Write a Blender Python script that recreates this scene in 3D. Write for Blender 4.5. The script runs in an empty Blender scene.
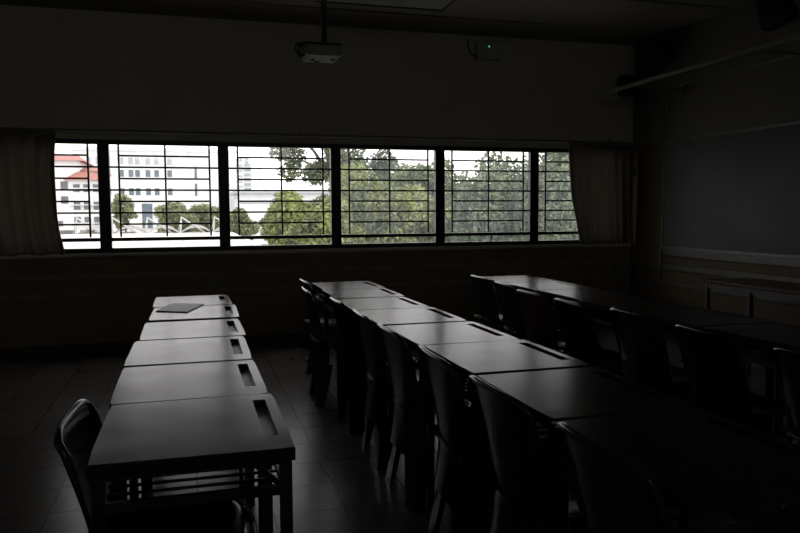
import bpy, bmesh, math, random
from mathutils import Vector, Matrix
import numpy as np

SC = bpy.context.scene
COL = SC.collection
random.seed(7)
RNG = np.random.default_rng(7)
PI = math.pi

# ---------------------------------------------------------------- camera
EYE = 1.35
cam_d = bpy.data.cameras.new('camera')
cam = bpy.data.objects.new('camera', cam_d)
COL.objects.link(cam)
cam_d.sensor_fit = 'HORIZONTAL'
cam_d.sensor_width = 36.0
cam_d.lens = 731.0 / 800.0 * 36.0
cam_d.clip_start = 0.05
cam_d.clip_end = 2000
cam.matrix_world = Matrix((( 0.96130402,  0.02607958, -0.27425251, 0.0),
                           (-0.2754295,   0.07016894, -0.95875696, 0.0),
                           (-0.00575997,  0.99719415,  0.07463677, EYE),
                           (0, 0, 0, 1)))
SC.camera = cam

# ---------------------------------------------------------------- sky and exposure
world = bpy.data.worlds.new('overcast_sky')
SC.world = world
world.use_nodes = True
wn, wl = world.node_tree.nodes, world.node_tree.links
wn.clear()
w_out = wn.new('ShaderNodeOutputWorld')
w_bg = wn.new('ShaderNodeBackground')
w_bg.inputs['Strength'].default_value = 3.2
w_tc = wn.new('ShaderNodeTexCoord')
w_sep = wn.new('ShaderNodeSeparateXYZ')
w_rmp = wn.new('ShaderNodeValToRGB')
w_rmp.color_ramp.elements[0].position = 0.0
w_rmp.color_ramp.elements[0].color = (1.0, 0.975, 0.97, 1)
w_rmp.color_ramp.elements[1].position = 0.9
w_rmp.color_ramp.elements[1].color = (1.0, 0.98, 0.975, 1)
wl.new(w_tc.outputs['Generated'], w_sep.inputs[0])
wl.new(w_sep.outputs['Z'], w_rmp.inputs['Fac'])
wl.new(w_rmp.outputs['Color'], w_bg.inputs['Color'])
wl.new(w_bg.outputs['Background'], w_out.inputs['Surface'])

SC.view_settings.view_transform = 'Standard'
SC.view_settings.look = 'None'
SC.view_settings.gamma = 1.0
SC.view_settings.use_curve_mapping = False
SC.view_settings.exposure = 0.0


# ---------------------------------------------------------------- materials
def new_mat(name):
    m = bpy.data.materials.new(name)
    m.use_nodes = True
    nt = m.node_tree
    return m, nt, nt.nodes['Principled BSDF'], nt.nodes['Material Output']


def coords(nt, scale=(1, 1, 1), loc=(0, 0, 0)):
    g = nt.nodes.new('ShaderNodeTexCoord')
    mp = nt.nodes.new('ShaderNodeMapping')
    mp.inputs['Scale'].default_value = scale
    mp.inputs['Location'].default_value = loc
    nt.links.new(g.outputs['Object'], mp.inputs['Vector'])
    return mp.outputs['Vector']


def plain(name, c, rough=0.5, metal=0.0, var=0.12, nscale=8.0, spec=0.5, bump=0.0, bscale=40.0):
    """colour with a little noise variation in colour and roughness"""
    m, nt, p, out = new_mat(name)
    v = coords(nt)
    n = nt.nodes.new('ShaderNodeTexNoise')
    n.inputs['Scale'].default_value = nscale
    n.inputs['Detail'].default_value = 4
    nt.links.new(v, n.inputs['Vector'])
    r = nt.nodes.new('ShaderNodeValToRGB')
    r.color_ramp.elements[0].position = 0.3
    r.color_ramp.elements[1].position = 0.7
    r.color_ramp.elements[0].color = tuple(x * (1 - var) for x in c) + (1,)
    r.color_ramp.elements[1].color = tuple(min(1, x * (1 + var)) for x in c) + (1,)
    nt.links.new(n.outputs['Fac'], r.inputs['Fac'])
    nt.links.new(r.outputs['Color'], p.inputs['Base Color'])
    p.inputs['Roughness'].default_value = rough
    p.inputs['Metallic'].default_value = metal
    p.inputs['Specular IOR Level'].default_value = spec
    if bump:
        b = nt.nodes.new('ShaderNodeBump')
        b.inputs['Strength'].default_value = bump
        b.inputs['Distance'].default_value = 0.01
        n2 = nt.nodes.new('ShaderNodeTexNoise')
        n2.inputs['Scale'].default_value = bscale
        nt.links.new(v, n2.inputs['Vector'])
        nt.links.new(n2.outputs['Fac'], b.inputs['Height'])
        nt.links.new(b.outputs['Normal'], p.inputs['Normal'])
    return m


def wall_material(name, axis, split, k=1.0, kb=1.0):
    """cream paint above `split`, small brown stacked tiles below it"""
    m, nt, p, out = new_mat(name)
    N, L = nt.nodes, nt.links
    tc = N.new('ShaderNodeTexCoord')
    sep = N.new('ShaderNodeSeparateXYZ')
    L.new(tc.outputs['Object'], sep.inputs[0])
    cmb = N.new('ShaderNodeCombineXYZ')
    L.new(sep.outputs['X' if axis == 'x' else 'Y'], cmb.inputs['X'])
    L.new(sep.outputs['Z'], cmb.inputs['Y'])
    br = N.new('ShaderNodeTexBrick')
    br.offset = 0.0
    br.inputs['Scale'].default_value = 1.0
    br.inputs['Brick Width'].default_value = 0.062
    br.inputs['Row Height'].default_value = 0.062
    br.inputs['Mortar Size'].default_value = 0.004
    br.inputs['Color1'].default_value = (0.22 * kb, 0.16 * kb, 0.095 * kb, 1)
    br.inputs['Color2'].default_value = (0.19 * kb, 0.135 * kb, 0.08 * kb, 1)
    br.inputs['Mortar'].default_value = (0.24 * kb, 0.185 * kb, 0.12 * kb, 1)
    L.new(cmb.outputs[0], br.inputs['Vector'])
    no = N.new('ShaderNodeTexNoise')
    no.inputs['Scale'].default_value = 2.5
    no.inputs['Detail'].default_value = 5
    L.new(tc.outputs['Object'], no.inputs['Vector'])
    rp = N.new('ShaderNodeValToRGB')
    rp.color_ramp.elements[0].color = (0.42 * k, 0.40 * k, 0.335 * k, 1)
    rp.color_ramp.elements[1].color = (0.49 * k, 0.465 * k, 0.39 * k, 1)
    L.new(no.outputs['Fac'], rp.inputs['Fac'])
    gt = N.new('ShaderNodeMath')
    gt.operation = 'GREATER_THAN'
    gt.inputs[1].default_value = split
    L.new(sep.outputs['Z'], gt.inputs[0])
    mx = N.new('ShaderNodeMix')
    mx.data_type = 'RGBA'
    L.new(gt.outputs[0], mx.inputs[0])
    L.new(br.outputs['Color'], mx.inputs[6])
    L.new(rp.outputs['Color'], mx.inputs[7])
    L.new(mx.outputs[2], p.inputs['Base Color'])
    p.inputs['Roughness'].default_value = 0.75
    p.inputs['Specular IOR Level'].default_value = 0.25
    return m


def floor_material():
    m, nt, p, out = new_mat('grey_floor_tiles')
    N, L = nt.nodes, nt.links
    v = coords(nt, loc=(-0.65 + 0.325 * 20, 0.05 + 0.325 * 20, 0))
    br = N.new('ShaderNodeTexBrick')
    br.offset = 0.0
    br.inputs['Scale'].default_value = 1.0
    br.inputs['Brick Width'].default_value = 0.325
    br.inputs['Row Height'].default_value = 0.325
    br.inputs['Mortar Size'].default_value = 0.004
    br.inputs['Mortar Smooth'].default_value = 0.2
    br.inputs['Color1'].default_value = (0.088, 0.080, 0.075, 1)
    br.inputs['Color2'].default_value = (0.108, 0.099, 0.092, 1)
    br.inputs['Mortar'].default_value = (0.03, 0.028, 0.026, 1)
    L.new(v, br.inputs['Vector'])
    no = N.new('ShaderNodeTexNoise')
    no.inputs['Scale'].default_value = 5
    no.inputs['Detail'].default_value = 2
    L.new(v, no.inputs['Vector'])
    mx = N.new('ShaderNodeMix')
    mx.data_type = 'RGBA'
    mx.blend_type = 'MULTIPLY'
    mx.inputs[0].default_value = 0.12
    L.new(br.outputs['Color'], mx.inputs[6])
    L.new(no.outputs['Fac'], mx.inputs[7])
    L.new(mx.outputs[2], p.inputs['Base Color'])
    mr = N.new('ShaderNodeMapRange')
    mr.inputs['To Min'].default_value = 0.24
    mr.inputs['To Max'].default_value = 0.27
    L.new(no.outputs['Fac'], mr.inputs['Value'])
    L.new(mr.outputs[0], p.inputs['Roughness'])
    b = N.new('ShaderNodeBump')
    b.inputs['Strength'].default_value = 0.6
    b.inputs['Distance'].default_value = 0.003
    inv = N.new('ShaderNodeMath')
    inv.operation = 'SUBTRACT'
    inv.inputs[0].default_value = 1.0
    L.new(br.outputs['Fac'], inv.inputs[1])
    L.new(inv.outputs[0], b.inputs['Height'])
    L.new(b.outputs['Normal'], p.inputs['Normal'])
    p.inputs['Specular IOR Level'].default_value = 0.10
    return m


def desktop_material():
    """worn dark laminate, a little wavy, satin"""
    m, nt, p, out = new_mat('worn_dark_laminate')
    N, L = nt.nodes, nt.links
    tc = N.new('ShaderNodeTexCoord')
    oi = N.new('ShaderNodeObjectInfo')
    add = N.new('ShaderNodeVectorMath')
    add.operation = 'ADD'
    L.new(tc.outputs['Object'], add.inputs[0])
    L.new(oi.outputs['Location'], add.inputs[1])
    n1 = N.new('ShaderNodeTexNoise')
    n1.inputs['Scale'].default_value = 7
    n1.inputs['Detail'].default_value = 2
    L.new(add.outputs[0], n1.inputs['Vector'])
    r1 = N.new('ShaderNodeValToRGB')
    r1.color_ramp.elements[0].position = 0.3
    r1.color_ramp.elements[1].position = 0.75
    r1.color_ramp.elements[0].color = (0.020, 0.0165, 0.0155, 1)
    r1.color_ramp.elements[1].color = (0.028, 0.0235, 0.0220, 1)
    L.new(n1.outputs['Fac'], r1.inputs['Fac'])
    L.new(r1.outputs['Color'], p.inputs['Base Color'])
    r2 = N.new('ShaderNodeMapRange')
    r2.inputs['To Min'].default_value = 0.20
    r2.inputs['To Max'].default_value = 0.25
    L.new(n1.outputs['Fac'], r2.inputs['Value'])
    L.new(r2.outputs[0], p.inputs['Roughness'])
    n2 = N.new('ShaderNodeTexNoise')
    n2.inputs['Scale'].default_value = 3.2
    n2.inputs['Detail'].default_value = 1
    L.new(add.outputs[0], n2.inputs['Vector'])
    b = N.new('ShaderNodeBump')
    b.inputs['Strength'].default_value = 0.45
    b.inputs['Distance'].default_value = 0.006
    L.new(n2.outputs['Fac'], b.inputs['Height'])
    L.new(b.outputs['Normal'], p.inputs['Normal'])
    p.inputs['Specular IOR Level'].default_value = 0.06
    return m


def glass_material(name, dirt, streak):
    """clear pane with a film of dust and rain streaks"""
    m, nt, p, out = new_mat(name)
    N, L = nt.nodes, nt.links
    N.remove(p)
    tr = N.new('ShaderNodeBsdfTransparent')
    tr.inputs['Color'].default_value = (0.95, 0.95, 0.95, 1)
    gl = N.new('ShaderNodeBsdfGlossy')
    gl.inputs['Roughness'].default_value = 0.02
    m1 = N.new('ShaderNodeMixShader')
    m1.inputs[0].default_value = 0.04
    L.new(tr.outputs[0], m1.inputs[1])
    L.new(gl.outputs[0], m1.inputs[2])
    tl = N.new('ShaderNodeBsdfTranslucent')
    tl.inputs['Color'].default_value = (0.48, 0.53, 0.56, 1)
    v = coords(nt, scale=(9, 9, 1.1))
    no = N.new('ShaderNodeTexNoise')
    no.inputs['Scale'].default_value = 2.2
    no.inputs['Detail'].default_value = 6
    no.inputs['Roughness'].default_value = 0.65
    L.new(v, no.inputs['Vector'])
    mr = N.new('ShaderNodeMapRange')
    mr.inputs['From Min'].default_value = 0.32
    mr.inputs['From Max'].default_value = 0.72
    mr.inputs['To Min'].default_value = dirt
    mr.inputs['To Max'].default_value = dirt + streak
    L.new(no.outputs['Fac'], mr.inputs['Value'])
    m2 = N.new('ShaderNodeMixShader')
    L.new(mr.outputs[0], m2.inputs[0])
    L.new(m1.outputs[0], m2.inputs[1])
    L.new(tl.outputs[0], m2.inputs[2])
    L.new(m2.outputs[0], out.inputs['Surface'])
    return m


def fabric_material(name, c, tr=0.3):
    m, nt, p, out = new_mat(name)
    N, L = nt.nodes, nt.links
    p.inputs['Base Color'].default_value = c + (1,)
    p.inputs['Roughness'].default_value = 0.9
    p.inputs['Specular IOR Level'].default_value = 0.15
    t = N.new('ShaderNodeBsdfTranslucent')
    v = coords(nt, scale=(60, 60, 8))
    no = N.new('ShaderNodeTexNoise')
    no.inputs['Scale'].default_value = 3
    L.new(v, no.inputs['Vector'])
    rp = N.new('ShaderNodeValToRGB')
    rp.color_ramp.elements[0].color = tuple(x * 0.85 for x in c) + (1,)
    rp.color_ramp.elements[1].color = tuple(min(1, x * 1.1) for x in c) + (1,)
    L.new(no.outputs['Fac'], rp.inputs['Fac'])
    L.new(rp.outputs['Color'], p.inputs['Base Color'])
    L.new(rp.outputs['Color'], t.inputs['Color'])
    mx = N.new('ShaderNodeMixShader')
    mx.inputs[0].default_value = tr
    L.new(p.outputs[0], mx.inputs[1])
    L.new(t.outputs[0], mx.inputs[2])
    L.new(mx.outputs[0], out.inputs['Surface'])
    return m


def leaf_material(name, dark, light, scale=0.9):
    m, nt, p, out = new_mat(name)
    N, L = nt.nodes, nt.links
    v = coords(nt)
    no = N.new('ShaderNodeTexNoise')
    no.inputs['Scale'].default_value = scale
    no.inputs['Detail'].default_value = 8
    no.inputs['Roughness'].default_value = 0.7
    L.new(v, no.inputs['Vector'])
    rp = N.new('ShaderNodeValToRGB')
    rp.color_ramp.elements[0].position = 0.35
    rp.color_ramp.elements[1].position = 0.65
    rp.color_ramp.elements[0].color = dark + (1,)
    rp.color_ramp.elements[1].color = light + (1,)
    L.new(no.outputs['Fac'], rp.inputs['Fac'])
    L.new(rp.outputs['Color'], p.inputs['Base Color'])
    p.inputs['Roughness'].default_value = 0.55
    t = N.new('ShaderNodeBsdfTranslucent')
    L.new(rp.outputs['Color'], t.inputs['Color'])
    mx = N.new('ShaderNodeMixShader')
    mx.inputs[0].default_value = 0.3
    L.new(p.outputs[0], mx.inputs[1])
    L.new(t.outputs[0], mx.inputs[2])
    L.new(mx.outputs[0], out.inputs['Surface'])
    return m


def glow(name, c, s):
    m, nt, p, out = new_mat(name)
    p.inputs['Base Color'].default_value = c + (1,)
    p.inputs['Emission Color'].default_value = c + (1,)
    p.inputs['Emission Strength'].default_value = s
    return m


M = dict(
    wall_back=wall_material('cream_paint_over_brown_tiles_back', 'x', 0.93, 0.93, 0.9),
    wall_side=wall_material('cream_paint_over_brown_tiles_side', 'y', 2.10, 0.25, 0.42),  # same paint and tiles, colours darkened to stand in for shade
    wall_room=plain('cream_wall_paint', (0.80, 0.765, 0.66), 0.8, var=0.04, nscale=2),
    floor=floor_material(),
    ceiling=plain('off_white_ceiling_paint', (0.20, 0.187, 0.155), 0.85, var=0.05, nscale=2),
    frame=plain('black_window_aluminium', (0.012, 0.012, 0.014), 0.45, 0.3),
    sill=plain('pale_sill_paint', (0.45, 0.44, 0.40), 0.4),
    rail=plain('pale_trunking_plastic', (0.17, 0.17, 0.155), 0.5),
    glass=glass_material('lightly_dusty_glass', 0.0, 0.03),
    glass_hazy=glass_material('rain_streaked_glass', 0.015, 0.085),  # thicker, streakier film for the right-hand bays
    curtain=fabric_material('beige_curtain_cloth', (0.155, 0.142, 0.124), 0.0015),
    curtain_hem=fabric_material('thin_curtain_hem', (0.22, 0.20, 0.175), 0.10),
    desk=desktop_material(),
    edge=plain('dark_desk_steel', (0.016, 0.016, 0.017), 0.45, 0.2),
    tray=plain('grey_tray_steel', (0.32, 0.35, 0.38), 0.42, 0.6),
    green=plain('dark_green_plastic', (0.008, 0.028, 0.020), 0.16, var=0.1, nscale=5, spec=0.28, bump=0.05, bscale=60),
    brown=plain('dark_maroon_plastic', (0.055, 0.028, 0.022), 0.2, var=0.1, nscale=5, spec=0.28, bump=0.05, bscale=60),
    folder=plain('dark_grey_card', (0.03, 0.03, 0.033), 0.5),
    board=plain('writing_board_enamel', (0.078, 0.084, 0.080), 0.55, var=0.2, spec=0.12, nscale=1.2),
    rail_dark=plain('grey_trunking_plastic', (0.07, 0.07, 0.066), 0.5),
    alu=plain('brushed_aluminium', (0.10, 0.10, 0.10), 0.45, 0.6),
    wood=plain('brown_table_wood', (0.07, 0.045, 0.03), 0.5, spec=0.15, var=0.25, nscale=12),
    steel=plain('grey_table_steel', (0.02, 0.02, 0.02), 0.5, 0.0),
    black=plain('black_plastic', (0.01, 0.01, 0.01), 0.55),
    mesh=plain('black_speaker_cloth', (0.006, 0.006, 0.006), 0.9),
    white=plain('greyed_white_plastic', (0.21, 0.215, 0.165), 0.6),
    led=glow('green_led', (0.15, 0.95, 0.65), 1.2),
    lampbox=plain('cream_lamp_housing', (0.37, 0.35, 0.29), 0.7),
    conduit=plain('painted_conduit', (0.13, 0.127, 0.108), 0.6),
    diffuser=plain('lamp_diffuser', (0.22, 0.22, 0.2), 0.5),
    render=plain('white_render', (0.60, 0.605, 0.61), 0.8, var=0.02, nscale=0.2),
    roofred=plain('orange_red_roof_tiles', (0.30, 0.115, 0.09), 0.7, var=0.2, nscale=3),
    bglass=plain('blue_grey_glazing', (0.09, 0.12, 0.145), 0.2, var=0.2, nscale=1),
    bdark=plain('dark_grey_glazing', (0.09, 0.09, 0.10), 0.3, var=0.2, nscale=1),
    membrane=plain('white_membrane', (0.42, 0.415, 0.40), 0.6, var=0.03),
    beige=plain('beige_soffit', (0.36, 0.30, 0.23), 0.7),
    seam=plain('grey_roof_seam', (0.35, 0.35, 0.36), 0.6),
    haze=plain('pale_concrete', (0.34, 0.37, 0.39), 0.8, var=0.05, nscale=0.05),  # concrete tone with distance haze mixed into the colour
    ground=plain('pale_paved_ground', (0.46, 0.45, 0.42), 0.9, var=0.3, nscale=0.05),
    bark=plain('grey_brown_bark', (0.10, 0.085, 0.07), 0.85, var=0.3, nscale=6),
    leaf_y=leaf_material('yellow_green_leaves', (0.058, 0.086, 0.026), (0.294, 0.320, 0.090)),
    leaf_p=leaf_material('pale_olive_leaves', (0.083, 0.109, 0.048), (0.269, 0.288, 0.128), 0.5),  # far trees' green, paled in the colour to suggest distance haze
    leaf_g=leaf_material('mid_green_leaves', (0.058, 0.086, 0.035), (0.218, 0.262, 0.096)),
    leaf_d=leaf_material('dull_green_leaves', (0.058, 0.080, 0.045), (0.192, 0.230, 0.109)),
)


# ---------------------------------------------------------------- helpers
def bm_box(bm, lo, hi, bevel=0.0, seg=2, mat=None):
    r = bmesh.ops.create_cube(bm, size=1.0)
    vs = r['verts']
    c = [(a + b) / 2 for a, b in zip(lo, hi)]
    s = [abs(b - a) for a, b in zip(lo, hi)]
    for v in vs:
        v.co = Vector((v.co.x * s[0], v.co.y * s[1], v.co.z * s[2]))
    if bevel:
        es = list({e for v in vs for e in v.link_edges})
        rr = bmesh.ops.bevel(bm, geom=es, offset=bevel, segments=seg, affect='EDGES', profile=0.5)
        vs = list({v for f in rr['faces'] for v in f.verts} | {v for v in vs if v.is_valid})
    for v in vs:
        co = v.co
        if mat is not None:
            co = mat @ co
        v.co = co + Vector(c)
    return vs


def bm_bar(bm, a, b, w, h=None, bevel=0.0):
    """rectangular bar between two points"""
    a, b = Vector(a), Vector(b)
    h = h or w
    d = b - a
    r = bmesh.ops.create_cube(bm, size=1.0)
    up = Vector((0, 0, 1)) if abs(d.normalized().z) < 0.95 else Vector((1, 0, 0))
    x = up.cross(d).normalized()
    y = d.normalized().cross(x).normalized()
    z = d.normalized()
    for v in r['verts']:
        co = v.co.copy()
        v.co = (a + b) / 2 + x * co.x * w + y * co.y * h + z * co.z * d.length
    if bevel:
        es = list({e for v in r['verts'] for e in v.link_edges})
        bmesh.ops.bevel(bm, geom=es, offset=bevel, segments=2, affect='EDGES', profile=0.5)


def bm_tube(bm, pts, rad, n=8, caps=True):
    pts = [Vector(p) for p in pts]
    rads = rad if isinstance(rad, (list, tuple)) else [rad] * len(pts)
    rings = []
    for i, p in enumerate(pts):
        d = (pts[min(i + 1, len(pts) - 1)] - pts[max(i - 1, 0)]).normalized()
        up = Vector((0, 0, 1)) if abs(d.z) < 0.9 else Vector((1, 0, 0))
        x = up.cross(d).normalized()
        y = d.cross(x)
        rings.append([bm.verts.new(p + (x * math.cos(2 * PI * k / n) + y * math.sin(2 * PI * k / n)) * rads[i]) for k in range(n)])
    for r0, r1 in zip(rings, rings[1:]):
        for k in range(n):
            f = bm.faces.new((r0[k], r0[(k + 1) % n], r1[(k + 1) % n], r1[k]))
            f.smooth = True
    if caps:
        bm.faces.new(rings[0][::-1])
        bm.faces.new(rings[-1])


def bm_sheet(bm, grid, thick, smooth=True):
    """grid of points (rows of equal length) thickened into a solid sheet"""
    vs = [[bm.verts.new(Vector(p)) for p in row] for row in grid]
    fs = []
    for r0, r1 in zip(vs, vs[1:]):
        for k in range(len(r0) - 1):
            f = bm.faces.new((r0[k], r0[k + 1], r1[k + 1], r1[k]))
            f.smooth = smooth
            fs.append(f)
    bmesh.ops.solidify(bm, geom=fs, thickness=thick)
    return vs


def obj(name, bm, mat, parent=None, smooth=None, split=None):
    bmesh.ops.recalc_face_normals(bm, faces=bm.faces[:])
    me = bpy.data.meshes.new(name)
    bm.to_mesh(me)
    bm.free()
    mats = mat if isinstance(mat, (list, tuple)) else [mat]
    for mm in mats:
        me.materials.append(mm)
    if smooth:
        for p in me.polygons:
            p.use_smooth = True
        me.set_sharp_from_angle(angle=math.radians(smooth))
    o = bpy.data.objects.new(name, me)
    COL.objects.link(o)
    if parent is not None:
        o.parent = parent
    return o


def box(name, lo, hi, mat, parent=None, bevel=0.0):
    bm = bmesh.new()
    bm_box(bm, lo, hi, bevel)
    return obj(name, bm, mat, parent)


def tag(o, label, cat, group=None, kind=None):
    o['label'] = label
    o['category'] = cat
    if group:
        o['group'] = group
    if kind:
        o['kind'] = kind
    return o


def thing(name, label, cat, loc=(0, 0, 0), rz=0.0, group=None):
    o = bpy.data.objects.new(name, None)
    o.empty_display_size = 0.1
    COL.objects.link(o)
    o.location = loc
    o.rotation_euler = (0, 0, rz)
    return tag(o, label, cat, group)


def struct(o):
    o['kind'] = 'structure'
    return o


def dup(root, loc, rz, label, group=None):
    r = root.copy()
    COL.objects.link(r)
    r.location = loc
    r.rotation_euler = (0, 0, rz)
    r['label'] = label
    if group:
        r['group'] = group
    for ch in list(root.children):
        c = ch.copy()
        COL.objects.link(c)
        c.parent = r
        for g in ch.children:
            d = g.copy()
            COL.objects.link(d)
            d.parent = c
    return r


# ---------------------------------------------------------------- room shell
XL, XR, YF, YB, ZC = -3.3, 5.02, -2.6, 7.58, 3.26
WT = 0.22
WZ0, WZ1 = 0.968, 2.06                    # window opening
WX0, WX1 = -1.96, 4.93

struct(box('floor', (XL - WT, YF - WT, -0.2), (XR + WT, YB + WT, 0), M['floor']))
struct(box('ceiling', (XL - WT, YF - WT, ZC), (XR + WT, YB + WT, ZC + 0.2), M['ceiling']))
bm = bmesh.new()
bm_box(bm, (XL - WT, YB, 0), (XR + WT, YB + WT, WZ0))
bm_box(bm, (XL - WT, YB, WZ1), (XR + WT, YB + WT, ZC))
bm_box(bm, (XL - WT, YB, WZ0), (WX0, YB + WT, WZ1))
bm_box(bm, (WX1, YB, WZ0), (XR + WT, YB + WT, WZ1))
struct(obj('wall_back', bm, M['wall_back']))
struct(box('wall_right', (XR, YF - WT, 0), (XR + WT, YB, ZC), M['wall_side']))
struct(box('wall_left', (XL - WT, YF - WT, 0), (XL, YB, ZC), M['wall_room']))
# unseen clerestory strip added behind the camera to brighten the window wall
TX0, TX1, TZ0, TZ1 = -1.2, 2.4, 2.55, 3.02
bm = bmesh.new()
bm_box(bm, (XL, YF - WT, 0), (XR, YF, TZ0))
bm_box(bm, (XL, YF - WT, TZ1), (XR, YF, ZC))
bm_box(bm, (XL, YF - WT, TZ0), (TX0, YF, TZ1))
bm_box(bm, (TX1, YF - WT, TZ0), (XR, YF, TZ1))
struct(obj('wall_front', bm, M['wall_room']))
for q in range(3):
    a, b = TX0 + 1.2 * q, TX0 + 1.2 * (q + 1)
    bm = bmesh.new()
    for lo_, hi_ in (((a + 0.001, YF - 0.12, TZ0 + 0.001), (a + 0.03, YF - 0.07, TZ1 - 0.001)), ((b - 0.03, YF - 0.12, TZ0 + 0.001), (b - 0.001, YF - 0.07, TZ1 - 0.001)),
                     ((a + 0.03, YF - 0.12, TZ0 + 0.001), (b - 0.03, YF - 0.07, TZ0 + 0.03)), ((a + 0.03, YF - 0.12, TZ1 - 0.03), (b - 0.03, YF - 0.07, TZ1 - 0.001))):
        bm_box(bm, lo_, hi_)
    w = struct(obj('window_%d' % (7 + q), bm, M['frame']))  # added fill-light panes, numbered on after the real bays
    bm = bmesh.new()
    bm_box(bm, (a + 0.026, YF - 0.098, TZ0 + 0.026), (b - 0.026, YF - 0.094, TZ1 - 0.026))
    obj('glass_pane', bm, M['glass'], w)
# sill ledge and head band of the window wall
struct(box('trim_1', (WX0 - 0.04, YB - 0.035, WZ0 - 0.028), (WX1 + 0.03, YB + 0.03, WZ0 - 0.001), M['sill'], bevel=0.004))
# pale trunking on both walls, its colour darkened on the right for shade
n = 2
for z in (0.75, 0.57):
    struct(box('trim_%d' % n, (XL + 0.01, YB - 0.022, z - 0.022), (XR - 0.03, YB - 0.001, z + 0.022), M['rail'], bevel=0.003))
    n += 1
for z, h in ((0.89, 0.036), (0.73, 0.03), (0.55, 0.024)):
    struct(box('trim_%d' % n, (XR - 0.024, 0.5, z - h), (XR - 0.001, YB - 0.03 if z < 0.8 else 6.93, z + h), M['rail_dark'], bevel=0.003))
    n += 1
struct(box('baseboard_back', (XL + 0.001, YB - 0.015, 0.001), (XR - 0.02, YB - 0.001, 0.09), M['black']))
struct(box('baseboard_right', (XR - 0.015, YF + 0.001, 0.001), (XR - 0.001, YB - 0.02, 0.09), M['black']))
# cable channel across the ceiling near the windows
struct(box('trim_%d' % n, (XL + 0.01, 6.93, ZC - 0.012), (XR - 0.01, 6.99, ZC - 0.001), M['ceiling']))
n += 1
struct(box('trim_%d' % n, (2.75, 5.93, ZC - 0.018), (XR - 0.01, 5.98, ZC - 0.001), M['conduit']))

# ---------------------------------------------------------------- windows: six bays between black mullions
MUL = [-1.935, -0.79, 0.335, 1.48, 2.635, 3.765, 4.905]
FY0, FY1 = YB + 0.015, YB + 0.075
for i in range(6):
    a, b = MUL[i], MUL[i + 1]
    la = a if i else a - 0.02
    bm = bmesh.new()
    hw = 0.0525
    bm_box(bm, (a + 0.0005, FY0, WZ0 + 0.001), (a + hw, FY1, WZ1 - 0.001))
    bm_box(bm, (b - hw, FY0, WZ0 + 0.001), (b - 0.0005, FY1, WZ1 - 0.001))
    bm_box(bm, (a + hw, FY0, WZ1 - 0.045), (b - hw, FY1, WZ1 - 0.001))
    bm_box(bm, (a + hw, FY0, WZ0 + 0.001), (b - hw, FY1, WZ0 + 0.045))
    bm_box(bm, (a + hw, FY0, 1.080), (b - hw, FY1, 1.114))
    w = struct(obj('window_%d' % (i + 1), bm, M['frame']))
    # burglar bars in front of the panes
    bm = bmesh.new()
    x0, x1 = a + hw, b - hw
    W_ = x1 - x0
    v1, v2, v3 = x0 + 0.085 * W_, x0 + 0.505 * W_, x0 + 0.918 * W_
    r = 0.0085
    gy = FY0 + 0.012
    for x in (v1, v2, v3):
        if i == 0 and x == v3:
            pass
        bm_bar(bm, (x, gy, 1.12), (x, gy, WZ1 - 0.044), 2 * r)
    for k in range(1, 8):
        z = WZ1 - 0.045 - 0.107 - 0.1105 * (k - 1)
        full = (k % 2 == 0)
        bm_bar(bm, ((x0 if full else v1), gy + 0.006, z), ((x1 if full else v3), gy + 0.006, z), 2 * r)
    obj('window_grille', bm, M['frame'], w)
    gl = M['glass'] if i < 3 else M['glass_hazy']
    bm = bmesh.new()
    bm_box(bm, (x0 - 0.004, FY1 - 0.022, 1.12), (x1 + 0.004, FY1 - 0.018, WZ1 - 0.04))
    obj('glass_pane', bm, gl, w)
    bm = bmesh.new()
    bm_box(bm, (x0 - 0.004, FY1 - 0.022, WZ0 + 0.04), (x1 + 0.004, FY1 - 0.018, 1.09))
    obj('glass_pane', bm, gl, w)
    if i == 4:
        bm = bmesh.new()
        bm_bar(bm, (v2 + 0.012, FY0 - 0.012, WZ0 + 0.03), (v2 + 0.03, FY0 - 0.02, WZ0 + 0.11), 0.014)
        bm_box(bm, (v2, FY0 - 0.02, WZ0 + 0.01), (v2 + 0.026, FY0, WZ0 + 0.04))
        obj('window_latch', bm, M['frame'], w)

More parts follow.
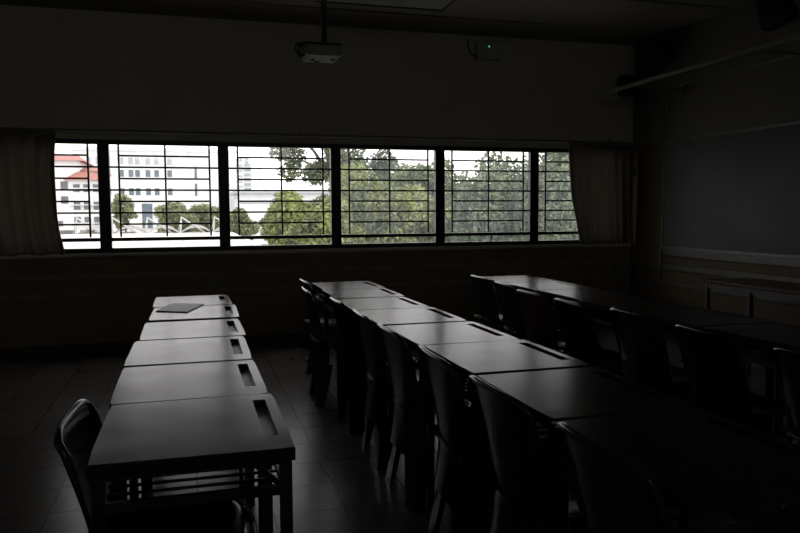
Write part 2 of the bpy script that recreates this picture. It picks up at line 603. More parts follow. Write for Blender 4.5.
# ---------------------------------------------------------------- curtains
def curtain(name, x_out, edge, z0, z1, nfold, side, label):
    """edge(z) gives the inner border; folds gather towards it"""
    bm = bmesh.new()
    rows, cols = 34, nfold * 10
    grid = []
    for j in range(rows + 1):
        z = z0 + (z1 - z0) * j / rows
        xe = edge(j / rows)
        row = []
        for k in range(cols + 1):
            u = k / cols
            x = x_out + (xe - x_out) * u
            ph = nfold * 2 * PI * (u + 0.01 * math.sin(5 * u + 2.1 * z))
            amp = 0.022 * (0.75 + 0.35 * math.sin(7 * u + 1.3)) * (1.0 - 0.25 * j / rows)
            y = YB - 0.075 + amp * math.sin(ph) + 0.006 * math.sin(ph * 0.5 + 3 * z)
            row.append((x, y, z + 0.006 * math.sin(ph * 0.5)))
        grid.append(row)
    bm_sheet(bm, grid, 0.003)
    root = obj(name, bm, M['curtain'])
    tag(root, label, 'curtain', 'classroom curtains')
    bm = bmesh.new()
    bm = bmesh.new()
    grid = []
    for j in range(rows + 1):
        z = z0 + (z1 - z0) * j / rows
        xe = edge(j / rows) + side * 0.004
        row = []
        for k in range(9):
            an = PI * 1.5 * k / 8
            row.append((xe + side * 0.014 * math.sin(an) * (1 + 0.3 * math.sin(9 * z)), YB - 0.075 - 0.014 * math.cos(an) + 0.004 * math.sin(14 * z), z))
        grid.append(row)
    bm_sheet(bm, grid, 0.002)
    obj('hem', bm, M['curtain_hem'], root)  # added paler strip, standing in for daylight caught along the curtain edge
    bm = bmesh.new()
    a, b = sorted((x_out, edge(1.0)))
    bm_box(bm, (a - 0.01, YB - 0.105, z1 - 0.004), (b + 0.01, YB - 0.045, z1 + 0.028), 0.004)
    obj('curtain_heading', bm, M['curtain'], root)
    return root


curtain('curtain', -2.35, lambda t: -1.20 - 0.03 * math.sin(PI * t) + 0.04 * (1 - t) ** 3, 0.965, 2.085, 9, 1,
        'beige curtain drawn aside at the left end of the window band')
curtain('curtain', 4.965, lambda t: 4.16 + 0.165 * (1 - t) ** 1.8, 0.965, 2.085, 8, -1,
        'beige curtain gathered in the corner beside the writing board wall')
bm = bmesh.new()
bm_box(bm, (-2.42, YB - 0.10, 2.118), (4.99, YB - 0.05, 2.142), 0.004)
for x in (-2.3, -0.6, 1.1, 2.8, 4.7):
    bm_box(bm, (x - 0.012, YB - 0.06, 2.122), (x + 0.012, YB - 0.0005, 2.16))
tag(obj('curtain_track', bm, M['conduit']), 'long thin curtain track above the window band', 'curtain track')


# ---------------------------------------------------------------- student desks
DW, DD, DH, TT = 0.583, 0.500, 0.75, 0.034       # along the row, across, height, top thickness


def make_desk(label, group):
    root = thing('student_desk', label, 'desk', group=group)
    hx, hy = DD / 2, DW / 2
    # top with a long pencil slot near the edge away from the seat
    xs = [-hx, hx - 0.070, hx - 0.031, hx]
    ys = [-hy, -hy + 0.115, hy - 0.075, hy]
    bm = bmesh.new()
    vt = [[bm.verts.new((x, y, DH)) for y in ys] for x in xs]
    vb = [[bm.verts.new((x, y, DH - TT)) for y in ys] for x in xs]
    for i in range(3):
        for j in range(3):
            if i == 1 and j == 1:
                continue
            bm.faces.new((vt[i][j], vt[i + 1][j], vt[i + 1][j + 1], vt[i][j + 1]))
            bm.faces.new((vb[i][j], vb[i][j + 1], vb[i + 1][j + 1], vb[i + 1][j]))
    for i in range(3):
        bm.faces.new((vt[i][0], vb[i][0], vb[i + 1][0], vt[i + 1][0]))
        bm.faces.new((vt[i][3], vt[i + 1][3], vb[i + 1][3], vb[i][3]))
        bm.faces.new((vt[0][i], vt[0][i + 1], vb[0][i + 1], vb[0][i]))
        bm.faces.new((vt[3][i], vb[3][i], vb[3][i + 1], vt[3][i + 1]))
    a, b = vt[1][1], vt[1][2]
    c, d = vt[2][2], vt[2][1]
    e, f, g, h = vb[1][1], vb[1][2], vb[2][2], vb[2][1]
    for q in ((a, b, f, e), (b, c, g, f), (c, d, h, g), (d, a, e, h)):
        bm.faces.new(q)
    es = []
    for ed in bm.edges:
        p, q = ed.verts
        top = abs(p.co.z - DH) < 1e-5 and abs(q.co.z - DH) < 1e-5
        ox = abs(abs(p.co.x) - hx) < 1e-5 and abs(p.co.x - q.co.x) < 1e-5
        oy = abs(abs(p.co.y) - hy) < 1e-5 and abs(p.co.y - q.co.y) < 1e-5
        if top and (ox or oy):
            es.append(ed)
        elif ox and oy:
            es.append(ed)
    bmesh.ops.bevel(bm, geom=es, offset=0.006, segments=3, affect='EDGES', profile=0.5)
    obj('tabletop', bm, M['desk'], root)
    # ridged steel pencil tray set in the slot
    bm = bmesh.new()
    tx0, tx1, ty0, ty1 = xs[1] + 0.0005, xs[2] - 0.0005, ys[1] + 0.0005, ys[2] - 0.0005
    zt = DH - 0.027
    bm_box(bm, (tx0, ty0, zt - 0.004), (tx1, ty1, zt))
    bm_box(bm, (tx0, ty0, zt), (tx0 + 0.003, ty1, DH - 0.016))
    bm_box(bm, (tx1 - 0.003, ty0, zt), (tx1, ty1, DH - 0.018))
    for k in range(4):
        x = tx0 + 0.008 + k * (tx1 - tx0 - 0.016) / 3
        bm_box(bm, (x - 0.0022, ty0 + 0.012, zt), (x + 0.0022, ty1 - 0.012, zt + 0.006))
    obj('pencil_tray', bm, M['tray'], root)
    # welded frame: apron rails, lower rails, braces
    lx, ly = hx - 0.024, hy - 0.026
    s = 0.026
    bm = bmesh.new()
    for y in (-ly, ly):
        bm_bar(bm, (-lx + 0.014, y, DH - TT - 0.009), (lx - 0.014, y, DH - TT - 0.006), 0.022, 0.011)
        bm_bar(bm, (-lx + 0.014, y, 0.634), (lx - 0.014, y, 0.634), 0.018, 0.024)
        bm_bar(bm, (lx - 0.075, y, DH - TT - 0.012), (lx - 0.012, y, 0.645), 0.014)
    bm_bar(bm, (lx, -ly + 0.014, DH - TT - 0.009), (lx, ly - 0.014, DH - TT - 0.006), 0.022, 0.011)
    for x in (-lx, lx):
        bm_bar(bm, (x, -ly + 0.014, 0.634), (x, ly - 0.014, 0.634), 0.018, 0.02)
    obj('frame', bm, M['edge'], root)
    bm = bmesh.new()
    bm_bar(bm, (lx, -ly + 0.012, 0.16), (lx, ly - 0.012, 0.16), 0.018, 0.02)
    obj('foot_rail', bm, M['edge'], root)
    # book shelf of steel rods laid across
    bm = bmesh.new()
    for k in range(8):
        y = -ly + 0.066 + k * (2 * ly - 0.132) / 7
        bm_tube(bm, [(-lx, y, 0.640), (lx, y, 0.640)], 0.0045, 6)
    bm_tube(bm, [(lx - 0.004, -ly, 0.678), (lx - 0.004, ly, 0.678)], 0.0045, 6)
    obj('wire_shelf', bm, M['edge'], root)
    for sx in (-1, 1):
        for sy in (-1, 1):
            bm = bmesh.new()
            bm_box(bm, (sx * lx - 0.0155, sy * ly - 0.0155, 0.008), (sx * lx + 0.0155, sy * ly + 0.0155, DH - TT), 0.003)
            bm_box(bm, (sx * lx - 0.018, sy * ly - 0.018, 0.0), (sx * lx + 0.018, sy * ly + 0.018, 0.02), 0.003)
            obj('leg', bm, M['edge'], root)
    return root


ORD = ['first', 'second', 'third', 'fourth', 'fifth', 'sixth', 'seventh', 'eighth']
desk0 = None


def place_desk(x, y, dz, rz, label, group, sy=1.0):
    global desk0
    if desk0 is None:
        desk0 = make_desk(label, group)
        desk0.location = (x, y, 0)
        desk0.rotation_euler = (0, 0, rz)
        return desk0
    d = dup(desk0, (x, y, dz), rz, label, group)
    d.scale = (1, sy, 1 + dz / DH)
    d.location = (x, y, 0)
    return d


# left row: far edges and right edges measured desk by desk
row1 = [(0.244, 5.195), (0.256, 4.575), (0.242, 3.935), (0.226, 3.315), (0.228, 2.722), (0.238, 2.128)]
L1 = ['dark single desk in the left row, standing closest to the windows',
      'dark desk in the left row carrying the flat grey folder',
      'dark desk in the left row, just in front of the folder desk',
      'dark desk in the left row, fourth counted from the windows',
      'dark desk in the left row, second from its near end',
      'dark desk at the near end of the left row with a chair tucked in']
for i, (xr, yc) in enumerate(row1):
    place_desk(xr + 0.008 - DD / 2, yc, [0, 0.0015, -0.0015, 0.0015, -0.001, 0.001][i], math.radians([0.3, -0.8, 0.4, -0.5, 0.3, -0.2][i]), L1[i], 'desks of the left row')
row2x = [1.481, 1.465, 1.445, 1.457, 1.478, 1.492, 1.493, 1.475]
e2 = [6.185, 5.57, 4.955, 4.33, 3.705, 3.09, 2.465, 1.845]
for i in range(8):
    lab = 'dark desk in the middle row, %s counted from the windows' % ORD[i] if i < 7 else 'unlit dark desk at the near end of the middle row'
    place_desk(row2x[i] - DD / 2, e2[i] - DW / 2, [0, 0.001, -0.001, 0.001, -0.001, 0.001, -0.001, 0][i], math.radians([0.3, -0.4, 0.5, -0.3, 0.4, 0.2, -0.3, 0.2][i]), lab, 'desks of the middle row', 1.03)
row3x = [3.025, 3.02, 3.03, 3.015, 3.025, 3.03, 3.02]
for i in range(7):
    y = 6.24 - 0.617 * i
    lab = 'dark desk in the row beside the writing board wall, %s counted from the windows' % ORD[i]
    place_desk(row3x[i] - DD / 2, y - DW / 2, 0.0, math.radians([-0.3, 0.4, -0.2, 0.5, -0.3, 0.3, 0.2][i]), lab, 'desks of the writing board row', 1.03)

# flat folder lying on the second desk
bm = bmesh.new()
z0 = DH + 0.001
pts = [(-0.215, 4.66), (-0.033, 4.555), (0.072, 4.915), (-0.13, 5.02)]
lo = [bm.verts.new((x, y, z0)) for x, y in pts]
hi = [bm.verts.new((x, y, z0 + 0.007)) for x, y in pts]
bm.faces.new(hi)
bm.faces.new(lo[::-1])
for k in range(4):
    bm.faces.new((lo[k], lo[(k + 1) % 4], hi[(k + 1) % 4], hi[k]))
fold = tag(obj('document_folder', bm, M['folder']), 'flat dark grey folder lying askew on a desk of the left row', 'folder')


# ---------------------------------------------------------------- moulded plastic chairs (seat faces +X)
def make_chair(label, group, mat):
    root = thing('plastic_chair', label, 'chair', group=group)
    H = 0.80

    def back_pt(u, v):
        # u across, v from the seat (0) to the top lip (1); v below 0 is the skirt behind the seat
        hw = 0.214 - 0.004 * v - 0.012 * max(0, (v - 0.88) / 0.12) ** 2
        z = 0.455 + (H - 0.455) * v
        z -= 0.020 * abs(u) ** 7 * max(0, v - 0.6) / 0.4 - 0.006 * abs(u) ** 3 * max(0, v - 0.6) / 0.4
        vp = max(0, v)
        x = -0.205 - 0.052 * vp ** 1.15 + 0.050 * abs(u) ** 2.6 * (1 - 0.7 * vp)
        if v < 0:
            x -= 0.020 * v * v / 0.36
            z -= 0.03 * abs(u) ** 2 * min(1, -v / 0.5)
        if v > 0.9:
            x -= 0.009 * ((v - 0.9) / 0.1) ** 2
        return (x, u * hw, z)

    bm = bmesh.new()
    vv = [-.62, -.58, -.48, -.34, -.2, -.1, 0, .12, .25, .38, .5, .62, .72, .8, .86, .9, .93, .96, .98, 1.0]
    uu = [-1, -.97, -.9, -.8, -.65, -.45, -.22, 0, .22, .45, .65, .8, .9, .97, 1]
    bm_sheet(bm, [[back_pt(u, v) for u in uu] for v in vv], 0.011)
    # rolled rim around the free border
    vr = [v for v in vv if v >= 0.25]
    rim = [back_pt(-1, v) for v in vr] + [back_pt(u, 1.0) for u in uu[1:]] + [back_pt(1, v) for v in vr[::-1][1:]]
    k = len(vr)
    rr = [0.0056 + 0.0054 * min(1, (v - 0.25) / 0.6) for v in vr]
    bm_tube(bm, rim, rr + [0.011] * (len(uu) - 1) + rr[::-1][1:], 8)
    obj('backrest', bm, mat, root, smooth=50)

    def seat_pt(u, v):
        # v from the rear (0) to the front (1)
        hw = 0.205 + 0.012 * v - 0.02 * max(0, v - 0.85) / 0.15
        x = -0.215 + 0.44 * v
        z = 0.447 - 0.016 * math.sin(PI * min(1, v * 1.1)) * (1 - u * u) + 0.006 * abs(u) ** 4
        if v > 0.85:
            z -= 0.03 * ((v - 0.85) / 0.15) ** 2
        x -= 0.03 * abs(u) ** 5 * max(0, v - 0.7) / 0.3
        return (x, u * hw, z)

    bm = bmesh.new()
    sv = [0, .1, .22, .35, .5, .65, .76, .85, .91, .95, .98, 1.0]
    bm_sheet(bm, [[seat_pt(u, v) for u in uu] for v in sv], -0.011)
    rim = [seat_pt(-1, v) for v in sv] + [seat_pt(u, 1.0) for u in uu[1:]] + [seat_pt(1, v) for v in sv[::-1][1:]]
    bm_tube(bm, [(a, b, c - 0.004) for a, b, c in rim], 0.009, 8)
    obj('seat', bm, mat, root, smooth=50)

    zs = [0.0, 0.05, 0.10, 0.15, 0.20, 0.25, 0.29, 0.37, 0.41, 0.452]
    for s in (-1, 1):
        # broad rear leg growing out from under the skirt, with a flange along the side
        grid = []
        for z in zs[:7]:
            t = 1 - z / 0.29
            outer = 0.203 + 0.006 * t
            inner = 0.030 + 0.098 * t ** 0.8
            fl = 0.055 * (0.8 + 0.2 * (1 - t))
            row = []
            x0 = -0.196 - 0.022 * t ** 1.2
            for k in (0.0, 0.5, 1.0):
                row.append((x0 + 0.035 * (1 - t) + fl * (1 - k) + 0.010, s * (outer + 0.002 * (1 - k)), z))
            for k in (0.08, 0.3, 0.6, 1.0):
                y = outer + (inner - outer) * k
                row.append((x0 + 0.035 * (1 - t) * (y / outer) ** 2.6 , s * y, z))
            grid.append(row)
        bm = bmesh.new()
        bm_sheet(bm, grid, 0.010 * s)
        obj('leg', bm, mat, root, smooth=40)
        grid = []
        for z in zs:
            t = 1 - z / 0.452
            outer = 0.205 + 0.018 * t
            inner = 0.055 if z > 0.37 else 0.055 + 0.095 * ((0.37 - z) / 0.37) ** 0.6
            x = 0.192 + 0.022 * t
            zz = min(z, 0.435)
            fl = 0.06
            grid.append([(x - fl, s * (outer + 0.001), zz), (x - fl * 0.4, s * (outer + 0.002), zz), (x - 0.008, s * outer, zz),
                         (x, s * (outer - 0.012), zz), (x, s * (outer + inner) / 2, zz), (x, s * inner, zz)])
        bm = bmesh.new()
        bm_sheet(bm, grid, -0.010 * s)
        obj('leg', bm, mat, root, smooth=40)
    return root


chair0 = None


def place_chair(x, y, rz, label, group):
    """x is where the top of the back stands"""
    global chair0
    loc = (x + 0.257, y, 0)
    if chair0 is None:
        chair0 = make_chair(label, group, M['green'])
        chair0.location = loc
        chair0.rotation_euler = (0, 0, rz)
        return chair0
    return dup(chair0, loc, rz, label, group)


place_chair(-0.325, 2.11, math.radians(-2), 'dark green moulded chair, the only one at the left row, tucked under its near desk', 'chairs')
G2 = 'chairs of the middle row'
row2c = [(0.86, 5.83, 1), (0.775, 5.16, -2), (0.86, 4.46, 2), (0.87, 3.83, -1), (0.875, 3.28, 1), (0.885, 2.645, -2), (0.89, 2.075, 1), (0.905, 1.49, -1)]
for i, (x, y, r) in enumerate(row2c):
    lab = 'dark green moulded chair at the middle row, %s counted from the windows' % ORD[i]
    if i == 1:
        lab = 'dark green chair second from the windows at the middle row, pulled out from its desk'
    if i == 7:
        lab = 'unlit dark green chair at the near end of the middle row'
    place_chair(x, y, math.radians(r), lab, G2)
row3c = [(2.30, 5.66, 0), (2.26, 5.06, -2), (2.18, 4.47, 2), (2.18, 3.92, -1), (2.27, 3.42, 2), (2.23, 2.79, -1), (2.24, 2.18, 1)]
for i, (x, y, r) in enumerate(row3c):
    lab = 'dark green moulded chair at the writing board row, %s counted from the windows' % ORD[i]
    if i == 2:
        lab = 'dark maroon chair between green ones at the writing board row'
    c = place_chair(x, y, math.radians(r), lab, 'chairs of the writing board row')
    if i == 2:
        for ch in c.children:
            ch.data = ch.data.copy()
            ch.data.materials[0] = M['brown']

# ---------------------------------------------------------------- writing board and the right wall
t = thing('writing_board', 'large grey writing board with thin metal frame on the right wall', 'writing board', (XR, 5.0, 0.945))
y0, y1, z0, z1 = -1.95, 1.95, 0.0, 1.14
bm = bmesh.new()
bm_box(bm, (-0.018, y0, z0), (-0.0015, y1, z1))
obj('board_panel', bm, M['board'], t)
bm = bmesh.new()
for lo_, hi_ in (((-0.028, y0 - 0.02, z0 - 0.018), (-0.001, y1 + 0.02, z0 + 0.012)), ((-0.028, y0 - 0.02, z1 - 0.012), (-0.001, y1 + 0.02, z1 + 0.018)),
                 ((-0.028, y0 - 0.02, z0 + 0.012), (-0.001, y0 + 0.01, z1 - 0.012)), ((-0.028, y1 - 0.01, z0 + 0.012), (-0.001, y1 + 0.02, z1 - 0.012))):
    bm_box(bm, lo_, hi_, 0.003)
obj('board_frame', bm, M['alu'], t)

bm = bmesh.new()
bm_tube(bm, [(XR - 0.034, 6.95, 0.925), (XR - 0.034, 6.96, 0.75), (XR - 0.034, 6.97, 0.57)], 0.011, 8)
tag(obj('cable_conduit', bm, M['rail']), 'short upright cable conduit below the writing board corner', 'conduit')
t = thing('cable_conduit', 'thin double conduit dropping to the top corner of the writing board', 'conduit', (XR - 0.02, 6.97, 2.1))
bm = bmesh.new()
bm_tube(bm, [(0, 0.02, 0.0), (0, 0.02, 0.56)], 0.010, 8)
bm_tube(bm, [(0, -0.07, 0.0), (0, -0.07, 0.53)], 0.008, 8)
obj('upright_pipe', bm, M['conduit'], t)
bm = bmesh.new()
bm_tube(bm, [(0, 0.03, 0.56), (0, -4.5, 0.58)], 0.013, 8)
obj('level_pipe', bm, M['conduit'], t)
bm = bmesh.new()
bm_bar(bm, (0, -0.36, 0.55), (-0.02, -0.36, 0.49), 0.022)
bm_bar(bm, (-0.02, -0.36, 0.49), (-0.035, -0.39, 0.50), 0.018)
obj('hook', bm, M['black'], t)

# long light rail held out in front of the writing board
t = thing('board_light_rail', 'long pale light rail held out from the wall above the writing board', 'light rail', (4.3, 5.2, 2.6))
bm = bmesh.new()
bm_box(bm, (-0.022, -2.2, -0.012), (0.022, 1.92, 0.026), 0.008)
obj('light_housing', bm, M['conduit'], t)
for y in (1.5, -0.2, -1.9):
    bm = bmesh.new()
    bm_bar(bm, (0.02, y, 0.03), (XR - 4.3 - 0.001, y, 0.03), 0.014)
    bm_box(bm, (XR - 4.3 - 0.012, y - 0.03, -0.02), (XR - 4.3 - 0.001, y + 0.03, 0.08))
    obj('bracket_arm', bm, M['conduit'], t)

# ---------------------------------------------------------------- loudspeakers
def speaker(loc, rot, size, wall_dir, label):
    t = thing('wall_speaker', label, 'speaker', loc, 0, 'black loudspeakers')
    R = Matrix.Rotation(rot[2], 4, 'Z') @ Matrix.Rotation(rot[0], 4, 'X') @ Matrix.Rotation(rot[1], 4, 'Y')
    sx, sy, sz = size
    bm = bmesh.new()
    bm_box(bm, (-sx / 2, -sy / 2, -sz / 2), (sx / 2, sy / 2, sz / 2), 0.012)
    bm.transform(R)
    obj('cabinet', bm, M['black'], t)
    bm = bmesh.new()
    bm_box(bm, (-sx / 2 + 0.012, -sy / 2 - 0.010, -sz / 2 + 0.012), (sx / 2 - 0.012, -sy / 2 - 0.0005, sz / 2 - 0.012), 0.004)
    bm.transform(R)
    obj('speaker_grille', bm, M['mesh'], t)
    bm = bmesh.new()
    bm_bar(bm, (0, 0, 0), Vector(wall_dir), 0.03)
    v = Vector(wall_dir)
    q = 0.04
    e = v - v.normalized() * 0.005
    bm_box(bm, (e.x - (q if abs(v.x) < 0.01 else 0.004), e.y - (q if abs(v.y) < 0.01 else 0.004), -q), (e.x + (q if abs(v.x) < 0.01 else 0.004), e.y + (q if abs(v.y) < 0.01 else 0.004), q))
    obj('wall_bracket', bm, M['black'], t)
    return t


speaker((4.86, 7.44, 2.77), (0, 0, 0), (0.20, 0.15, 0.22), (0, 0.139, 0), 'small black speaker in the corner above the right curtain')
speaker((4.83, 6.84, 3.015), (0, math.radians(-14), math.radians(-78)), (0.25, 0.15, 0.27), (0.189, 0, 0), 'tilted black speaker high on the right wall next to the corner')
speaker((4.83, 5.22, 3.04), (0, math.radians(-14), math.radians(-78)), (0.25, 0.15, 0.27), (0.189, 0, 0), 'black speaker high on the right wall, the one farther from the room corner')

# ---------------------------------------------------------------- emergency light with green indicator on the window wall
t = thing('emergency_light', 'pale wall box with a green indicator high above the windows', 'emergency light', (3.17, YB, 3.09))
bm = bmesh.new()
bm_box(bm, (-0.14, -0.07, -0.10), (0.14, -0.001, 0.10), 0.012)
obj('housing', bm, M['lampbox'], t)
bm = bmesh.new()
bm_box(bm, (-0.008, -0.076, 0.037), (0.004, -0.0705, 0.049), 0.002)
obj('indicator', bm, M['led'], t)
bm = bmesh.new()
bm_tube(bm, [(-0.23, -0.012, 0.12), (-0.225, -0.014, 0.05), (-0.20, -0.02, -0.02), (-0.16, -0.02, -0.05), (-0.139, -0.025, -0.05)], 0.007, 6)
obj('cable', bm, M['black'], t)

# ---------------------------------------------------------------- ceiling projector
t = thing('ceiling_projector', 'small pale projector hanging from the ceiling on a black pole', 'projector', (0.945, 5.33, 2.455))
bm = bmesh.new()
bm_box(bm, (-0.128, -0.14, 0.006), (0.125, 0.15, 0.075), 0.01)
obj('projector_body', bm, M['white'], t)
bm = bmesh.new()
bm_box(bm, (-0.115, -0.13, 0.0), (0.112, 0.14, 0.0055), 0.002)
obj('base_cover', bm, M['white'], t)
for x, y in ((-0.06, 0.03), (-0.02, 0.09), (0.08, 0.0)):
    bm = bmesh.new()
    bm_tube(bm, [(x, y, -0.010), (x, y, 0.0)], 0.016, 12)
    obj('foot', bm, M['black'], t)
bm = bmesh.new()
bm_tube(bm, [(0.1255, 0.05, 0.042), (0.15, 0.05, 0.042)], [0.03, 0.026], 16)
obj('lens', bm, M['black'], t)
bm = bmesh.new()
bm_box(bm, (-0.13, -0.12, 0.080), (0.12, 0.12, 0.092), 0.003)
for x in (-0.08, 0.07):
    bm_box(bm, (x - 0.01, -0.09, 0.073), (x + 0.01, -0.07, 0.081))
    bm_box(bm, (x - 0.01, 0.07, 0.073), (x + 0.01, 0.09, 0.081))
obj('mount_plate', bm, M['black'], t)
bm = bmesh.new()
bm_tube(bm, [(0.02, 0, 0.091), (0.02, 0, 0.11), (0.02, 0, 0.125)], [0.05, 0.03, 0.021], 14)
bm_tube(bm, [(0.02, 0, 0.12), (0.02, 0, ZC - 2.455 - 0.02)], 0.020, 14)
bm_tube(bm, [(0.02, 0, ZC - 2.455 - 0.022), (0.02, 0, ZC - 2.455 - 0.001)], 0.07, 20)
obj('pole', bm, M['black'], t)
for dy, s in ((-0.02, 1.0), (0.02, 0.8)):
    bm = bmesh.new()
    bm_tube(bm, [(-0.05, dy, 0.10), (-0.12, dy, 0.103), (-0.17 * s - 0.02, dy, 0.085), (-0.185 * s - 0.01, dy, 0.05), (-0.165, dy, 0.02), (-0.129, dy, 0.02)], 0.009, 8)
    obj('cable', bm, M['black'], t)

# ---------------------------------------------------------------- ceiling lamp, unlit
t = thing('ceiling_lamp', 'unlit rectangular ceiling lamp at the top of the picture', 'ceiling lamp', (1.70, 6.26, ZC))
bm = bmesh.new()
bm_box(bm, (-0.60, -0.30, -0.06), (0.60, -0.285, -0.001))
bm_box(bm, (-0.60, 0.285, -0.06), (0.60, 0.30, -0.001))
bm_box(bm, (-0.60, -0.285, -0.06), (-0.585, 0.285, -0.001))
bm_box(bm, (0.585, -0.285, -0.06), (0.60, 0.285, -0.001))
obj('lamp_frame', bm, M['edge'], t)
bm = bmesh.new()
bm_box(bm, (-0.584, -0.284, -0.05), (0.584, 0.284, -0.044))
obj('diffuser', bm, M['diffuser'], t)

# ---------------------------------------------------------------- sockets on the back wall trunking
for x, lab in ((0.21, 'pale socket box on the back wall behind the left row'), (1.72, 'pale socket box on the back wall behind the middle row'),
               (4.86, 'pale socket box on the back wall close to the right corner')):
    t = thing('socket_box', lab, 'socket', (x, YB, 0.655), 0, 'sockets along the back wall')
    bm = bmesh.new()
    bm_box(bm, (-0.07, -0.035, -0.055), (0.07, -0.001, 0.055), 0.006)
    obj('housing', bm, M['rail'], t)
    bm = bmesh.new()
    bm_box(bm, (-0.05, -0.040, -0.035), (0.05, -0.0352, 0.035), 0.003)
    obj('cover_plate', bm, M['conduit'], t)
# dark hook box between curtain and corner
bm = bmesh.new()
bm_box(bm, (4.985, 7.50, 1.76), (XR - 0.001, 7.54, 1.84), 0.006)
tag(obj('tieback_hook', bm, M['black']), 'little dark curtain hook on the right wall by the corner', 'hook')

# ---------------------------------------------------------------- long side table along the writing board wall
t = thing('side_table', 'long narrow brown-topped table along the writing board wall', 'table', (4.58, 4.62, 0))
bm = bmesh.new()
bm_box(bm, (-0.25, -0.82, 0.715), (0.25, 0.82, 0.742), 0.006)
obj('tabletop', bm, M['wood'], t)
bm = bmesh.new()
for x in (-0.225, 0.225):
    bm_bar(bm, (x, -0.79, 0.69), (x, 0.79, 0.69), 0.022, 0.045)
for y in (-0.79, -0.26, 0.27, 0.79):
    bm_bar(bm, (-0.225, y, 0.69), (0.225, y, 0.69), 0.022, 0.04)
bm_bar(bm, (0.225, -0.79, 0.35), (0.225, 0.79, 0.35), 0.022)
obj('frame', bm, M['steel'], t)
for x in (-0.225, 0.225):
    for y in (-0.78, -0.26, 0.27, 0.78):
        if x > 0 and abs(y) < 0.5:
            continue
        bm = bmesh.new()
        bm_box(bm, (x - 0.016, y - 0.016, 0.0), (x + 0.016, y + 0.016, 0.70), 0.003)
        lg = obj('leg', bm, M['steel'], t)
        bm = bmesh.new()
        bm_box(bm, (x - 0.024, y - 0.026, 0.44), (x + 0.024, y + 0.026, 0.50), 0.006)
        obj('clamp', bm, M['black'], lg)

# ================================================================ outside the windows
GZ = -4.5
struct(box('ground', (-160, 8.4, GZ - 0.5), (220, 420, GZ), M['ground']))


def facade_windows(root, y, rects, mat, name='window', depth=0.25):
    for (x0, x1, z0, z1) in rects:
        bm = bmesh.new()
        bm_box(bm, (x0, y - 0.08, z0), (x1, y + depth, z1))
        w = obj(name, bm, mat, root)
        w.location = (0, 0, 0)


# white office block far behind
t = thing('office_block', 'plain white office block with rows of small square windows', 'building', (0, 0, 0))
bm = bmesh.new()
bm_box(bm, (-21, 150, GZ), (9.0, 175, 13.6))
bm_box(bm, (-21.3, 149.7, 13.3), (9.3, 175.3, 13.9))
obj('walls', bm, M['render'], t)
cols = [-18.3, -16.0, -13.9, -12.2, -10.8, -9.0, -7.6, -5.4, -4.0, -1.9]
cols = [-16.2, -13.9, -12.3, -10.9, -9.0, -7.7, -5.7, -4.2, -1.9]
px = [-14.8, -12.4, -10.7, -9.5, -7.6, -6.0, -3.6]
for z, mt in ((11.4, M['haze']), (9.0, M['bglass']), (5.5, M['bglass'])):
    facade_windows(t, 150, [(x - 0.42, x + 0.42, z - 0.65, z + 0.65) for x in px + [-16.5, -18.2]], mt)
facade_windows(t, 150, [(1.05, 1.5, 8.0, 10.4), (1.05, 1.5, 4.7, 7.1)], M['bglass'])
facade_windows(t, 150, [(-8.9, -7.0, -1.6, 3.2)], M['bglass'], 'glazed_doorway')

# red-roofed white house nearer to the left
t = thing('red_roofed_house', 'white house with several orange-red tiled roofs beyond the left window bay', 'building', (0, 0, 0))


def hip(bm, x0, x1, y0, y1, z0, z1, inset):
    a = [bm.verts.new(p) for p in ((x0, y0, z0), (x1, y0, z0), (x1, y1, z0), (x0, y1, z0))]
    ym = (y0 + y1) / 2
    r = [bm.verts.new((x0 + inset, ym, z1)), bm.verts.new((x1 - inset, ym, z1))]
    bm.faces.new((a[0], a[1], r[1], r[0]))
    bm.faces.new((a[1], a[2], r[1]))
    bm.faces.new((a[2], a[3], r[0], r[1]))
    bm.faces.new((a[3], a[0], r[0]))
    bm.faces.new(a[::-1])


bm = bmesh.new()
bm_box(bm, (-24, 112, GZ), (-14.9, 124, 8.75))
bm_box(bm, (-16, 113.5, GZ), (-12.0, 124, 7.4))
bm_box(bm, (-24, 110.2, GZ), (-16.0, 112.1, 6.2))
bm_box(bm, (-16.0, 110, GZ), (-11.9, 113.6, 6.0))
for z in (4.9, 2.6, 0.1):
    bm_box(bm, (-15.9, 109.6, z - 0.12), (-11.9, 110.1, z))
obj('walls', bm, M['render'], t)
for args in ((-24.4, -14.2, 111.4, 125, 8.75, 10.0, 1.6), (-16.2, -11.7, 112.8, 125, 7.35, 8.35, 0.9), (-16.6, -11.6, 109.4, 114.2, 6.0, 7.2, 1.5)):
    bm = bmesh.new()
    hip(bm, *args)
    obj('roof', bm, M['roofred'], t)
wn_ = []
for x in (-15.0, -13.7, -12.45):
    wn_ += [(x - 0.42, x + 0.42, 4.35, 5.4), (x - 0.42, x + 0.42, 1.9, 3.0), (x - 0.42, x + 0.42, -0.2, 0.9)]
facade_windows(t, 110, wn_, M['bdark'])
facade_windows(t, 110.2, [(-17.05, -16.15, 2.75, 3.75), (-17.05, -16.15, 4.6, 5.8), (-17.6, -16.9, -0.35, 0.35)], M['bdark'])
facade_windows(t, 110.2, [(-17.3, -16.01, -1.9, -0.95)], M['bdark'], 'shop_window')
facade_windows(t, 110, [(-15.99, -15.35, -2.4, -0.95), (-14.7, -14.1, -2.4, -0.95), (-14.1, -12.8, -1.75, -0.95)], M['bdark'], 'shop_window')

